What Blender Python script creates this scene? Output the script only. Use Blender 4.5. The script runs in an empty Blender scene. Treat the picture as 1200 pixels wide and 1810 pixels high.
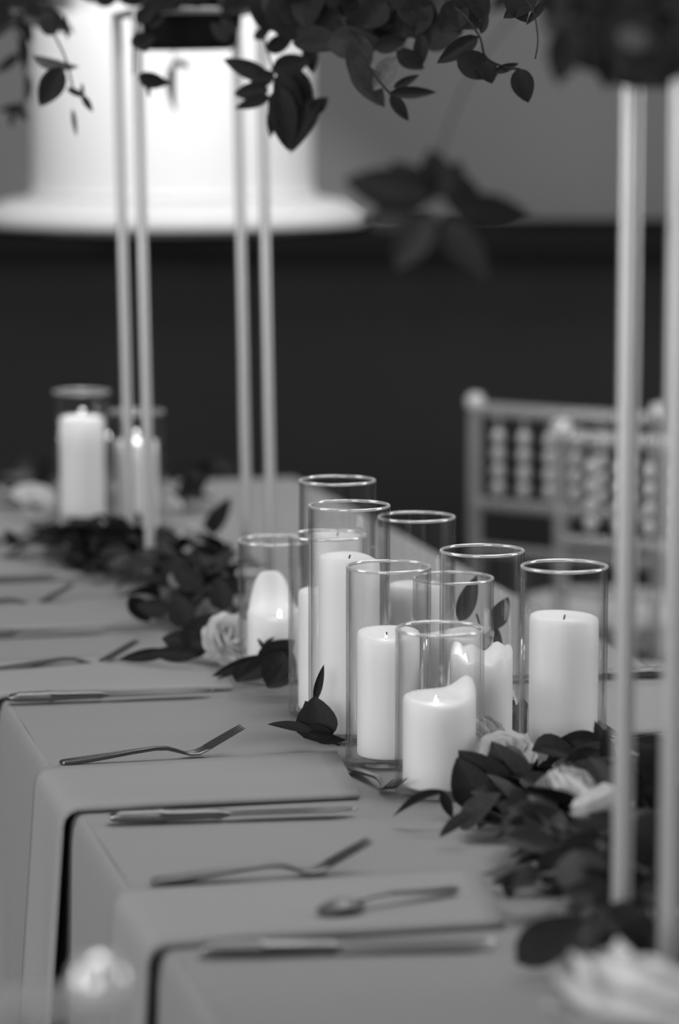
import bpy, bmesh, math, random
from mathutils import Vector, Matrix
R = math.radians
sc = bpy.context.scene
col = sc.collection

# ------------------------------------------------------------------ camera
FPX, YH = 5300.0, 220.0                    # focal length in pixels, row of the horizon (1200 x 1810 frame)
CAM_Z, TABLE_Z = 1.44, 0.76
PITCH = math.atan((905 - YH) / FPX)
cam = bpy.data.cameras.new('camera'); camo = bpy.data.objects.new('camera', cam); col.objects.link(camo)
cam.sensor_fit = 'VERTICAL'; cam.sensor_height = 36.0; cam.lens = FPX / 1810 * 36
camo.location = (0, 0, CAM_Z); camo.rotation_euler = (R(90) - PITCH, 0, 0)
cam.clip_start = 0.05
cam.dof.use_dof = True; cam.dof.focus_distance = 3.25; cam.dof.aperture_fstop = 2.7
cam.dof.aperture_blades = 0
sc.camera = camo

# ------------------------------------------------------------------ world, exposure
w = bpy.data.worlds.new('world'); sc.world = w; w.use_nodes = True
w.node_tree.nodes['Background'].inputs[0].default_value = (.5, .5, .5, 1)
w.node_tree.nodes['Background'].inputs[1].default_value = 0.25
sc.view_settings.view_transform = 'Standard'; sc.view_settings.look = 'None'
sc.view_settings.gamma = 1.0; sc.view_settings.use_curve_mapping = False
sc.view_settings.exposure = -0.2
sc.cycles.transparent_max_bounces = 40
sc.cycles.max_bounces = 10
sc.cycles.caustics_reflective = False; sc.cycles.caustics_refractive = False
sc.cycles.sample_clamp_indirect = 4.0

def area(name, loc, target, sx, sy, power):
    l = bpy.data.lights.new(name, 'AREA'); l.shape = 'RECTANGLE'; l.size = sx; l.size_y = sy; l.energy = power
    o = bpy.data.objects.new(name, l); col.objects.link(o); o.location = loc
    o.rotation_euler = (Vector(target) - Vector(loc)).to_track_quat('-Z', 'Y').to_euler(); return o
def spot(name, loc, target, power, ang, blend, rad=.05):
    l = bpy.data.lights.new(name, 'SPOT'); l.energy = power; l.spot_size = R(ang); l.spot_blend = blend; l.shadow_soft_size = rad
    o = bpy.data.objects.new(name, l); col.objects.link(o); o.location = loc
    o.rotation_euler = (Vector(target) - Vector(loc)).to_track_quat('-Z', 'Y').to_euler(); return o

# every one of these stands outside the picture: windows in the walls, lamps at the ceiling
area('window_front_offscreen', (-2.0, -2.97, 1.9), (-2.0, 3.4, 1.9), 2.6, 2.0, 175)     # tall window behind the photographer
area('window_left_offscreen', (-4.37, 2.2, 1.5), (0, 2.2, 1.5), 2.0, 1.6, 85)
area('window_right_offscreen', (4.37, 3.6, 1.7), (0, 3.6, 1.7), 1.4, 1.6, 70)
area('ceiling_lamp_offscreen', (.9, 3.2, 3.47), (.9, 3.2, 0), 1.6, 1.6, 45)
area('ceiling_lamp_bar_offscreen', (.2, 5.6, 3.47), (.2, 5.6, 0), 3.0, .8, 60)
spot('cake_spotlight_offscreen', (-.35, 2.0, 3.45), (-.36, 6.5, 1.74), 500, 12, .5)    # ceiling spotlight on the cake

# ------------------------------------------------------------------ projection helpers
F = Vector((0, math.cos(PITCH), -math.sin(PITCH))); U = Vector((0, math.sin(PITCH), math.cos(PITCH))); RT = Vector((1, 0, 0))
C0 = Vector((0, 0, CAM_Z))
def ray(px, py): return F + RT * ((px - 600) / FPX) - U * ((py - 905) / FPX)
def at(px, py, z=TABLE_Z):
    d = ray(px, py); return C0 + d * ((z - CAM_Z) / d.z)
def atY(px, py, Y):
    d = ray(px, py); return C0 + d * (Y / d.y)
def proj(P):
    v = Vector(P) - C0; k = v.dot(F); return 600 + FPX * v.dot(RT) / k, 905 - FPX * v.dot(U) / k
def rowdist(py, z=TABLE_Z): return at(600, py, z).y

# ------------------------------------------------------------------ materials (grey scale: the photograph is black and white)
def mat(name, g=.5, rough=.6, metal=0, sss=0, spec=.5, bump=0, bscale=200, var=0, vscale=8, emit=0, coat=0):
    m = bpy.data.materials.new(name); m.use_nodes = True; nt = m.node_tree; b = nt.nodes['Principled BSDF']
    b.inputs['Base Color'].default_value = (g, g, g, 1); b.inputs['Roughness'].default_value = rough
    b.inputs['Metallic'].default_value = metal; b.inputs['Specular IOR Level'].default_value = spec
    if coat: b.inputs['Coat Weight'].default_value = coat; b.inputs['Coat Roughness'].default_value = .1
    if sss:
        b.inputs['Subsurface Weight'].default_value = sss
        b.inputs['Subsurface Radius'].default_value = (1, 1, 1); b.inputs['Subsurface Scale'].default_value = .025
    if emit:
        b.inputs['Emission Color'].default_value = (1, 1, 1, 1); b.inputs['Emission Strength'].default_value = emit
    tc = nt.nodes.new('ShaderNodeTexCoord')
    if bump:
        n = nt.nodes.new('ShaderNodeTexNoise'); n.inputs['Scale'].default_value = bscale; n.inputs['Detail'].default_value = 4
        bp = nt.nodes.new('ShaderNodeBump'); bp.inputs['Strength'].default_value = bump; bp.inputs['Distance'].default_value = .002
        nt.links.new(tc.outputs['Object'], n.inputs['Vector']); nt.links.new(n.outputs['Fac'], bp.inputs['Height'])
        nt.links.new(bp.outputs['Normal'], b.inputs['Normal'])
    if var:
        n = nt.nodes.new('ShaderNodeTexNoise'); n.inputs['Scale'].default_value = vscale; n.inputs['Detail'].default_value = 3
        mr = nt.nodes.new('ShaderNodeMapRange'); mr.inputs['To Min'].default_value = max(0, g - var); mr.inputs['To Max'].default_value = g + var
        nt.links.new(tc.outputs['Object'], n.inputs['Vector']); nt.links.new(n.outputs['Fac'], mr.inputs['Value'])
        nt.links.new(mr.outputs['Result'], b.inputs['Base Color'])
    return m

def weave_mat(name, g):
    m = mat(name, g, .85, spec=.2); nt = m.node_tree; b = nt.nodes['Principled BSDF']
    tc = nt.nodes.new('ShaderNodeTexCoord')
    h = None
    for d in ('X', 'Y'):
        wv = nt.nodes.new('ShaderNodeTexWave'); wv.bands_direction = d; wv.inputs['Scale'].default_value = 260
        wv.inputs['Distortion'].default_value = 1.5
        nt.links.new(tc.outputs['Object'], wv.inputs['Vector'])
        if h is None: h = wv
        else:
            mx = nt.nodes.new('ShaderNodeMath'); mx.operation = 'ADD'
            nt.links.new(h.outputs['Fac'], mx.inputs[0]); nt.links.new(wv.outputs['Fac'], mx.inputs[1])
    bp = nt.nodes.new('ShaderNodeBump'); bp.inputs['Strength'].default_value = .25; bp.inputs['Distance'].default_value = .0006
    nt.links.new(mx.outputs[0], bp.inputs['Height']); nt.links.new(bp.outputs['Normal'], b.inputs['Normal'])
    return m

def leaf_mat(name, g_top, g_under):
    m = mat(name, g_top, .5, spec=.12); nt = m.node_tree; b = nt.nodes['Principled BSDF']
    geo = nt.nodes.new('ShaderNodeNewGeometry'); mx = nt.nodes.new('ShaderNodeMix'); mx.data_type = 'FLOAT'
    mx.inputs[2].default_value = g_top; mx.inputs[3].default_value = g_under
    nt.links.new(geo.outputs['Backfacing'], mx.inputs[0])
    n = nt.nodes.new('ShaderNodeTexNoise'); n.inputs['Scale'].default_value = 6
    ml = nt.nodes.new('ShaderNodeMath'); ml.operation = 'MULTIPLY'
    ad = nt.nodes.new('ShaderNodeMath'); ad.operation = 'ADD'; ad.inputs[1].default_value = .5
    tc = nt.nodes.new('ShaderNodeTexCoord'); nt.links.new(tc.outputs['Object'], n.inputs['Vector'])
    nt.links.new(n.outputs['Fac'], ad.inputs[0]); nt.links.new(ad.outputs[0], ml.inputs[0]); nt.links.new(mx.outputs[0], ml.inputs[1])
    nt.links.new(ml.outputs[0], b.inputs['Base Color'])
    return m

def clear_mat(name, edge_dark, refl0, refl1, power, body=0.0, body_g=.6, tint=.97, rough=.02):
    """clear wall: lets light straight through, mirrors more towards its grazing edges; a milky body for resin or painted glints"""
    m = bpy.data.materials.new(name); m.use_nodes = True; nt = m.node_tree; nt.nodes.clear()
    out = nt.nodes.new('ShaderNodeOutputMaterial')
    lw = nt.nodes.new('ShaderNodeLayerWeight'); lw.inputs['Blend'].default_value = .5
    pw = nt.nodes.new('ShaderNodeMath'); pw.operation = 'POWER'; pw.inputs[1].default_value = power
    nt.links.new(lw.outputs['Facing'], pw.inputs[0])
    mr = nt.nodes.new('ShaderNodeMapRange'); mr.inputs['To Min'].default_value = refl0; mr.inputs['To Max'].default_value = refl1
    nt.links.new(pw.outputs[0], mr.inputs['Value'])
    tr = nt.nodes.new('ShaderNodeBsdfTransparent')
    tm = nt.nodes.new('ShaderNodeMapRange'); tm.inputs['To Min'].default_value = tint; tm.inputs['To Max'].default_value = edge_dark
    nt.links.new(pw.outputs[0], tm.inputs['Value']); nt.links.new(tm.outputs['Result'], tr.inputs['Color'])
    gl = nt.nodes.new('ShaderNodeBsdfGlossy'); gl.inputs['Roughness'].default_value = rough
    gl.inputs['Color'].default_value = (.95, .95, .95, 1)
    mx = nt.nodes.new('ShaderNodeMixShader'); nt.links.new(mr.outputs['Result'], mx.inputs[0])
    nt.links.new(tr.outputs[0], mx.inputs[1]); nt.links.new(gl.outputs[0], mx.inputs[2])
    last = mx
    if body:
        df = nt.nodes.new('ShaderNodeBsdfDiffuse'); df.inputs['Color'].default_value = (body_g, body_g, body_g, 1)
        m2 = nt.nodes.new('ShaderNodeMixShader'); m2.inputs[0].default_value = body
        nt.links.new(mx.outputs[0], m2.inputs[1]); nt.links.new(df.outputs[0], m2.inputs[2]); last = m2
    nt.links.new(last.outputs[0], out.inputs['Surface'])
    return m

M = dict(
    cloth=weave_mat('linen_tablecloth', .30), napkin=weave_mat('linen_napkin', .335),
    wall=mat('plaster_wall', .31, .9, var=.03, vscale=1.2), floor=mat('dark_floor', .07, .6, var=.02, vscale=3), ceil=mat('ceiling_paint', .35, .9),
    bar=mat('black_bar', .022, .8, spec=.15, var=.005, vscale=3), bartop=mat('black_bar_top', .012, .9, spec=.0),
    icing=mat('white_icing', .85, .6, bump=.05, bscale=60), board=mat('white_board', .8, .4),
    wax=mat('candle_wax', .86, .5, sss=.7, bump=.03, bscale=30), wick=mat('burnt_wick', .03, .9), flame=mat('flame', 1, 1, emit=6),
    metal=mat('cutlery_metal', .20, .28, metal=1, bump=.02, bscale=300), pole=mat('pale_metal', .46, .36, metal=.6),
    frame=mat('dark_frame', .12, .4, metal=.6), bowl=mat('black_bowl', .012, .8, spec=.05), foam=mat('floral_foam', .03, .95),
    leaf=leaf_mat('leaf_dark', .011, .022), leaf2=leaf_mat('leaf_mid', .022, .042), leaf3=leaf_mat('leaf_pale', .08, .14), stem=mat('stem', .02, .8, spec=.1),
    petal=mat('white_petal', .76, .6, sss=.25, var=.05, vscale=25), sepal=mat('sepal', .06, .6),
    wood=mat('table_wood', .25, .5, var=.05), cushion=mat('seat_cushion', .5, .9),
    glass=clear_mat('clear_glass', .6, .018, .65, 3.2, tint=1.0), rim=clear_mat('glass_rim', .6, .3, .9, 1.2, body=.28, body_g=.95, rough=.05),  # rim's pale diffuse body stands in for glints along the glass edge
    resin=clear_mat('clear_resin', .5, .08, .6, 3, body=.32, body_g=.58, tint=.92, rough=.12), bead=clear_mat('bead_painted_glint', .6, .35, .8, 2, body=.45, body_g=.9, rough=.08),  # bead's pale body is a painted highlight, also worn by the post caps
)

# ------------------------------------------------------------------ mesh helpers
def link(o, parent=None):
    col.objects.link(o)
    if parent is not None: o.parent = parent
    return o
class MB:
    def __init__(s): s.v = []; s.f = []
    def box(s, x0, x1, y0, y1, z0, z1):
        n = len(s.v); s.v += [(x, y, z) for z in (z0, z1) for y in (y0, y1) for x in (x0, x1)]
        s.f += [tuple(n + i for i in q) for q in ((0, 2, 3, 1), (4, 5, 7, 6), (0, 1, 5, 4), (2, 6, 7, 3), (0, 4, 6, 2), (1, 3, 7, 5))]; return s
    def tube(s, pts, rad, n=10, cap=True, flat=1.0):
        pts = [Vector(p) for p in pts]; m0 = len(s.v); prev = None
        if not hasattr(rad, '__len__'): rad = [rad] * len(pts)
        for i, p in enumerate(pts):
            t = (pts[min(i + 1, len(pts) - 1)] - pts[max(i - 1, 0)]).normalized()
            if prev is None: a = t.orthogonal().normalized()
            else: a = (prev - t * prev.dot(t)).normalized()
            prev = a; b = t.cross(a)
            for k in range(n):
                q = 2 * math.pi * k / n; s.v.append(tuple(p + (a * math.cos(q) + b * math.sin(q) * flat) * rad[i]))
        for i in range(len(pts) - 1):
            for k in range(n):
                s.f.append((m0 + i * n + k, m0 + i * n + (k + 1) % n, m0 + (i + 1) * n + (k + 1) % n, m0 + (i + 1) * n + k))
        if cap:
            s.f.append(tuple(m0 + k for k in reversed(range(n)))); e = m0 + (len(pts) - 1) * n; s.f.append(tuple(e + k for k in range(n)))
        return s
    def lathe(s, prof, n=32, o=(0, 0, 0), close=False):
        m0 = len(s.v); L = len(prof)
        for r, z in prof:
            for k in range(n):
                q = 2 * math.pi * k / n; s.v.append((o[0] + r * math.cos(q), o[1] + r * math.sin(q), o[2] + z))
        for i in range(L if close else L - 1):
            j = (i + 1) % L
            for k in range(n):
                s.f.append((m0 + i * n + k, m0 + i * n + (k + 1) % n, m0 + j * n + (k + 1) % n, m0 + j * n + k))
        return s
    def grid(s, P):      # P[i][j] points
        m0 = len(s.v); ni, nj = len(P), len(P[0])
        for r in P: s.v += [tuple(p) for p in r]
        for i in range(ni - 1):
            for j in range(nj - 1):
                s.f.append((m0 + i * nj + j, m0 + i * nj + j + 1, m0 + (i + 1) * nj + j + 1, m0 + (i + 1) * nj + j))
        return s
    def mesh(s, name, m, smooth=True, ang=40):
        me = bpy.data.meshes.new(name); me.from_pydata(s.v, [], s.f); me.materials.append(m)
        if smooth:
            me.polygons.foreach_set('use_smooth', [True] * len(me.polygons))
            me.set_sharp_from_angle(angle=R(ang))
        me.update(); return me
    def build(s, name, m, parent=None, smooth=True, ang=40):
        return link(bpy.data.objects.new(name, s.mesh(name, m, smooth, ang)), parent)
def bevel(o, wd, seg=2):
    b = o.modifiers.new('bevel', 'BEVEL'); b.width = wd; b.segments = seg; b.limit_method = 'ANGLE'; return o
def tag(o, label=None, cat=None, group=None, kind=None):
    for k, v in (('label', label), ('category', cat), ('group', group), ('kind', kind)):
        if v: o[k] = v
    return o
def empty(name, loc=(0, 0, 0), rz=0):
    o = bpy.data.objects.new(name, None); o.empty_display_size = .05; o.location = loc; o.rotation_euler = (0, 0, rz); return link(o)
def copy_tree(o, parent=None):
    c = o.copy(); link(c, parent)
    for ch in list(o.children): copy_tree(ch, c)
    return c

# ------------------------------------------------------------------ the room
def struct(name, b, m): return tag(b.build(name, m, smooth=False), kind='structure')
struct('floor', MB().box(-4.6, 4.6, -3.2, 9.2, -.1, 0), M['floor'])
struct('ceiling', MB().box(-4.6, 4.6, -3.2, 9.2, 3.5, 3.6), M['ceil'])
struct('wall_back', MB().box(-4.6, 4.6, 9.0, 9.2, 0, 3.5), M['wall'])
struct('wall_left', MB().box(-4.6, -4.4, -3.2, 9.0, 0, 3.5), M['wall'])
struct('wall_right', MB().box(4.4, 4.6, -3.2, 9.0, 0, 3.5), M['wall'])
struct('wall_front', MB().box(-4.4, 4.4, -3.2, -3.0, 0, 3.5), M['wall'])

# black bar along the back, the cake stands on it
BAR_Z = 1.205; BY0, BY1 = 6.35, 7.5
bar = empty('bar_counter', (0, 6.9, 0))
tag(bar, 'long black bar counter with dark plain front below the white cake', 'bar counter')
b = MB().box(-3.4, 3.4, BY0 - 6.9 + .06, BY1 - 6.9, .1, BAR_Z - .05).build('front', M['bar'], bar, smooth=False)
bevel(MB().box(-3.45, 3.45, BY0 - 6.9, BY1 - 6.9 + .03, BAR_Z - .05, BAR_Z).build('counter_top', M['bartop'], bar, smooth=False), .008)
MB().box(-3.36, 3.36, BY0 - 6.9 + .12, BY1 - 6.9 - .05, 0, .1).build('plinth', M['bartop'], bar, smooth=False)

# cake on a round white stand
CY = 6.74
cx = atY(306, 300, CY).x
st = empty('cake_stand', (cx, CY, BAR_Z)); tag(st, 'wide round white cake stand on the black bar', 'cake stand')
MB().lathe([(0, 0), (.30, 0), (.30, .004), (.24, .008), (0, .008)], 64).build('foot', M['board'], st)
MB().lathe([(0, .008), (.40, .008), (.415, .010), (.428, .016), (.430, .026), (.424, .040), (.41, .053), (.39, .063), (.365, .070), (.34, .073), (.32, .074), (0, .074)], 96).build('plate', M['board'], st)
ck = empty('wedding_cake', (cx, CY, BAR_Z + .0745)); tag(ck, 'tall round white iced cake glowing under a spotlight', 'cake')
cr = 246 / FPX * CY / math.cos(0)
def tier(r, z0, z1):
    return [(0, z0), (r - .004, z0), (r, z0 + .006), (r, z1 - .02), (r - .006, z1 - .006), (r - .02, z1), (0, z1)]
MB().lathe(tier(cr, 0, .40), 96).build('bottom_tier', M['icing'], ck)
MB().lathe(tier(cr * .72, .401, .58), 96).build('top_tier', M['icing'], ck)
tb = MB(); tb.lathe([(cr + .004 + .006 * math.cos(q), .008 + .006 * math.sin(q)) for q in [k * math.pi / 4 for k in range(8)]], 96, close=True)
tb.build('piped_border', M['icing'], ck)

# ------------------------------------------------------------------ table frame of reference
ANG = R(13.2)
A = Vector((-math.sin(ANG), math.cos(ANG), 0)); B = Vector((math.cos(ANG), math.sin(ANG), 0))
T0 = at(150, 1445)
TW = .82; S0, S1 = -1.55, 2.78
def tp(s, t, z=TABLE_Z): 
    p = T0 + A * s + B * t; return Vector((p.x, p.y, z))
def st_of(P):
    v = Vector((P.x - T0.x, P.y - T0.y, 0)); return v.dot(A), v.dot(B)
tbl = empty('banquet_table', tp((S0 + S1) / 2, TW / 2, 0), ANG)
tag(tbl, 'long narrow banquet table under the pale tablecloth', 'table')
hl, hw = (S1 - S0) / 2, TW / 2
MB().box(-hw + .012, hw - .012, -hl + .012, hl - .012, TABLE_Z - .035, TABLE_Z - .004).build('tabletop', M['wood'], tbl, smooth=False)
for sx in (-1, 1):
    for sy in (-1, 1):
        MB().tube([(sx * (hw - .12), sy * (hl - .3), 0), (sx * (hw - .12), sy * (hl - .3), TABLE_Z - .035)], .018).build('leg', M['frame'], tbl)

def make_cloth():
    rnd = random.Random(4); b = MB()
    # top
    n_i, n_j = 120, 30
    def wr(x, y): return .0007 * math.sin(7 * x + 3 * y) + .0005 * math.sin(19 * y + 5 * x)
    b.grid([[(-hw + 2 * hw * j / n_j, -hl + 2 * hl * i / n_i, TABLE_Z - .0012 + wr(-hw + 2 * hw * j / n_j, -hl + 2 * hl * i / n_i)) for j in range(n_j + 1)] for i in range(n_i + 1)])
    # skirt
    loop = []; step = .02
    def seg(p, q, nrm):
        n = int((Vector(q) - Vector(p)).length / step)
        for k in range(n): loop.append((Vector(p).lerp(Vector(q), k / n), Vector(nrm)))
    seg((-hw, -hl), (hw, -hl), (0, -1)); loop_c = []
    def corner(p, n0, n1):
        for k in range(6): loop.append((Vector(p), Vector(n0).slerp(Vector(n1), k / 6)))
    corner((hw, -hl), (0, -1), (1, 0)); seg((hw, -hl), (hw, hl), (1, 0)); corner((hw, hl), (1, 0), (0, 1))
    seg((hw, hl), (-hw, hl), (0, 1)); corner((-hw, hl), (0, 1), (-1, 0)); seg((-hw, hl), (-hw, -hl), (-1, 0)); corner((-hw, -hl), (-1, 0), (0, -1))
    drops = [0, .002, .006, .014, .03, .06, .11, .18, .27, .37, .48, .6, .7, .745]
    rows = []
    L = len(loop)
    for d in drops:
        r = []
        for k, (p, n) in enumerate(loop):
            u = k * step
            amp = .026 * min(1, max(0, (d - .26) / .4)) ** .8
            fold = math.sin(u * 21 + 1.3 * math.sin(u * 3.1)) + .5 * math.sin(u * 47 + 2)
            off = .0 + .010 * (1 - math.exp(-d / .008)) + .02 * d + amp * (fold + .9)
            q = p + n * off
            r.append((q.x, q.y, TABLE_Z - .0012 - d * (1 if d > .01 else .7)))
        r.append(r[0]); rows.append(r)
    b.grid(rows[::-1])
    o = b.build('tablecloth', M['cloth'], ang=80); o.location = tbl.location.copy(); o.location.z = 0; o.rotation_euler = (0, 0, ANG)
    return tag(o, 'pale linen tablecloth hanging in soft folds from the long table', 'tablecloth')
make_cloth()

# ------------------------------------------------------------------ napkins, knives, forks
def napkin(px_near, px_far, label, side=-1, width=None, hang=.26, seed=0):
    """a flat folded napkin laid across the edge; px_* = its inner end's two corners in the photograph"""
    s0, t0 = st_of(at(*px_near)); s1, t1 = st_of(at(*px_far)); rnd = random.Random(seed)
    if width: s1 = s0 + width; t1 = t0
    c = (s0 + s1) / 2
    edge = 0.0 if side < 0 else TW
    n = 9; P = []; Q = []
    th = .0045
    for i in range(n + 1):
        f = i / n; s = s0 + (s1 - s0) * f; t = t0 + (t1 - t0) * f
        path = []
        K = 14
        tin = t; tout = edge + side * .004
        for k in range(K + 1):
            tt = tin + (tout - tin) * k / K
            path.append((tt, TABLE_Z + .0035 + .0008 * math.sin(9 * tt + seed + 4 * f)))
        for a in (30, 60, 90): path.append((edge + side * (.004 + .016 * math.sin(R(a))), TABLE_Z + .0035 - .016 * (1 - math.cos(R(a)))))
        for k in range(1, 11):
            z = TABLE_Z - .0125 - hang * k / 10; fl = k / 10
            path.append((edge + side * (.020 + .014 * fl + .006 * fl * math.sin(f * 7 + seed)), z))
        sk = .015 * (f - .5)
        P.append([tp(s, q[0], q[1]) for q in path])
    b = MB(); b.grid(P); me = b.mesh('napkin', M['napkin'], ang=60)
    o = bpy.data.objects.new('napkin', me); link(o)
    sol = o.modifiers.new('thickness', 'SOLIDIFY'); sol.thickness = th; sol.offset = 0
    # put the origin at the cloth under the napkin
    org = tp(c, edge, TABLE_Z); me.transform(Matrix.Translation(-org)); o.location = org
    return tag(o, label, 'napkin', 'folded napkins at the place settings')

def sweep(path, n=10):
    """path of (x, z, half width, half thickness): rounded bar along +x"""
    b = MB(); m = len(path)
    for x, z, hw_, ht in path:
        for k in range(n):
            q = 2 * math.pi * k / n; c, s_ = math.cos(q), math.sin(q)
            e = .6; b.v.append((x, hw_ * math.copysign(abs(c) ** e, c), z + ht * math.copysign(abs(s_) ** e, s_)))
    for i in range(m - 1):
        for k in range(n): b.f.append((i * n + k, (i + 1) * n + k, (i + 1) * n + (k + 1) % n, i * n + (k + 1) % n))
    b.f.append(tuple(range(n))); b.f.append(tuple((m - 1) * n + k for k in reversed(range(n)))); return b
GK = 'knives at the place settings'; GF = 'dinner forks at the place settings'; GD = 'small dessert forks above the place settings'
def make_knife():
    r = empty('table_knife')
    sweep([(0, .0060, .004, .0025), (.003, .0062, .0075, .004), (.012, .0064, .0088, .0052), (.045, .0064, .0092, .0054), (.048, .0064, .0098, .006), (.052, .0064, .0098, .006), (.055, .0064, .009, .0052),
           (.10, .0062, .0078, .0044), (.108, .0060, .0082, .0048), (.114, .0058, .006, .003), (.12, .0056, .0045, .0018)], 12).build('handle', M['metal'], r)
    L = [(.118, .0045), (.13, .007), (.15, .0092), (.19, .0105), (.22, .0108), (.236, .0085), (.243, .004), (.246, .0005)]
    b = MB()
    for x, h in L:
        for (y, z) in ((-.0085 if x < .22 else -.0085 * max(.02, (.246 - x) / .026), .0046), (h * .95, .0058), (h * .95, .0046 + .0004), (-.0085 if x < .22 else -.0085 * max(.02, (.246 - x) / .026), .0040)):
            b.v.append((x, y, z + .001))
    for i in range(len(L) - 1):
        for k in range(4): b.f.append((i * 4 + k, (i + 1) * 4 + k, (i + 1) * 4 + (k + 1) % 4, i * 4 + (k + 1) % 4))
    b.f.append((0, 1, 2, 3)); e = (len(L) - 1) * 4; b.f.append((e + 3, e + 2, e + 1, e))
    b.build('blade', M['metal'], r); return r
def make_fork(k=1.0):
    r = empty('fork')
    sweep([(x * k, z * k, a * k, c * k) for x, z, a, c in [(0, .003, .004, .0015), (.003, .0032, .0085, .0024), (.02, .004, .0105, .0028), (.05, .0068, .009, .0026), (.08, .0098, .0066, .0024), (.105, .0118, .005, .0024), (.118, .011, .0042, .0024), (.128, .008, .004, .0022), (.138, .0046, .006, .0018)]], 10).build('handle', M['metal'], r)
    sweep([(x * k, z * k, a * k, c * k) for x, z, a, c in [(.136, .0052, .005, .0016), (.143, .0036, .010, .0013), (.152, .0042, .0125, .0012), (.16, .0072, .0128, .0012), (.164, .009, .0128, .0011)]], 10).build('head', M['metal'], r)
    tm = sweep([(x * k, z * k, a * k, c * k) for x, z, a, c in [(.162, .0082, .0020, .0011), (.172, .0135, .0018, .0011), (.186, .0205, .0016, .001), (.2, .0275, .0011, .0008), (.204, .0295, .0004, .0004)]], 6).mesh('tine', M['metal'])
    for y in (-.0096, -.0032, .0032, .0096):
        t = bpy.data.objects.new('tine', tm); t.location = (0, y * k, 0); link(t, r)
    return r
def lay(o, p0, p1, z=TABLE_Z + .0005, length=None):
    """handle end at pixel p0, pointing to pixel p1 on the table"""
    a = at(p0[0], p0[1]); c = at(p1[0], p1[1]); d = c - a
    o.location = (a.x, a.y, z); o.rotation_euler = (0, 0, math.atan2(d.y, d.x))
    return o
first = {}
def inst(kind, maker, *args):
    if kind not in first: first[kind] = maker(*args); return first[kind]
    return copy_tree(first[kind])
NAMES = ['beside the near flower stand', 'beside the short melted candle', 'beside the white hydrangea bloom', 'beside the dark leaf mound', 'beside the far stand', 'at the far end of the table']
nap = [((893, 1640), (850, 1545)), ((636, 1412), (596, 1338)), ((412, 1219), (370, 1158)), ((277, 1108), (232, 1060)), ((150, 1024), (110, 985)), ((70, 958), (40, 925))]
naplab = ['pale folded napkin ending by the leafy branches around the near stand', 'pale folded napkin ending by the short candle with the lopsided rim',
          'pale folded napkin ending by the white ruffled bloom beside the short glass cylinder', 'pale folded napkin ending by the dark leaf mound below the far stand',
          'pale folded napkin ending by the far stand leaves', 'pale folded napkin ending by the two glass cylinders beyond the far stand']
for i, (a, c) in enumerate(nap): napkin(a, c, naplab[i], seed=i)
kn = [((356, 1690), (890, 1678)), ((194, 1456), (640, 1441)), ((16, 1243), (410, 1228)), ((-125, 1131), (272, 1116)), ((-190, 1036), (135, 1024)), ((-230, 968), (70, 958))]
fk = [((268, 1565), (665, 1540)), ((106, 1354), (452, 1330)), ((-30, 1192), (280, 1170)), ((-120, 1082), (150, 1068)), ((-170, 1000), (75, 990))]
df = [((812, 1596), (700, 1604)), ((616, 1352), (712, 1400)), ]
klab = ['silver table knife with thick handle near the leafy stand base', 'silver table knife below the napkin by the short lopsided candle', 'slim silver table knife pointing at the dark leaf cluster and white bloom',
        'silver table knife pointing at the dark leaf mound', 'silver table knife pointing at the far stand', 'silver table knife at the far end of the table']
flab = ['silver fork with raised tines between the two knives closest to the leafy stand', 'silver fork with raised tines pointing at the single curled leaf', 'silver fork lying beyond the napkin by the white bloom',
        'silver fork lying beyond the napkin by the dark leaf mound', 'silver fork lying beyond the napkin by the far stand']
for i, (a, c) in enumerate(kn): tag(lay(inst('knife', make_knife), a, c), klab[i], 'knife', GK)
for i, (a, c) in enumerate(fk): tag(lay(inst('fork', make_fork), a, c), flab[i], 'fork', GF)
o = lay(inst('dfork', make_fork, .72), (622, 1362), (712, 1416)); o.name = 'dessert_fork'
tag(o, 'small dessert fork with tines beside the short lopsided candle', 'fork', GD)
def make_spoon():
    r = empty('dessert_spoon'); k = .8
    sweep([(x * k, z * k, a * k, c * k) for x, z, a, c in [(0, .003, .004, .0015), (.003, .0032, .008, .0024), (.03, .005, .008, .0026), (.09, .011, .0045, .0022), (.115, .011, .0038, .0022), (.128, .008, .004, .002)]], 10).build('handle', M['metal'], r)
    b = MB(); P = []
    for i in range(11):
        f = i / 10; x = .126 + .056 * f; hw_ = .0185 * math.sqrt(max(0, 1 - (2 * f ** .85 - 1) ** 2)) + .001
        P.append([(x * k, hw_ * k * g, (.003 + .010 * math.sin(math.pi * f) * (1 - g * g)) * k) for g in [q / 4 - 1 for q in range(9)]])
    b.grid(P); o = b.build('bowl', M['frame'], r); s = o.modifiers.new('t', 'SOLIDIFY'); s.thickness = .0012; return r
sp = make_spoon(); lay(sp, (808, 1590), (715, 1606)); tag(sp, 'small dessert spoon on the napkin end by the leafy stand base', 'spoon')
sp.location.z += .007

# right-hand side of the table
napkin((1062, 1306), (1040, 1220), 'pale folded napkin across the table beyond the tall candle by the chairs', side=1, seed=8)
rk = inst('knife', make_knife); lay(rk, (1215, 1196), (1080, 1200)); tag(rk, 'silver table knife on the chair side of the table', 'knife', GK)
rf = inst('fork', make_fork); lay(rf, (1345, 1330), (1140, 1316)); tag(rf, 'silver fork beside the napkin on the chair side', 'fork', GF)

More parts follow.
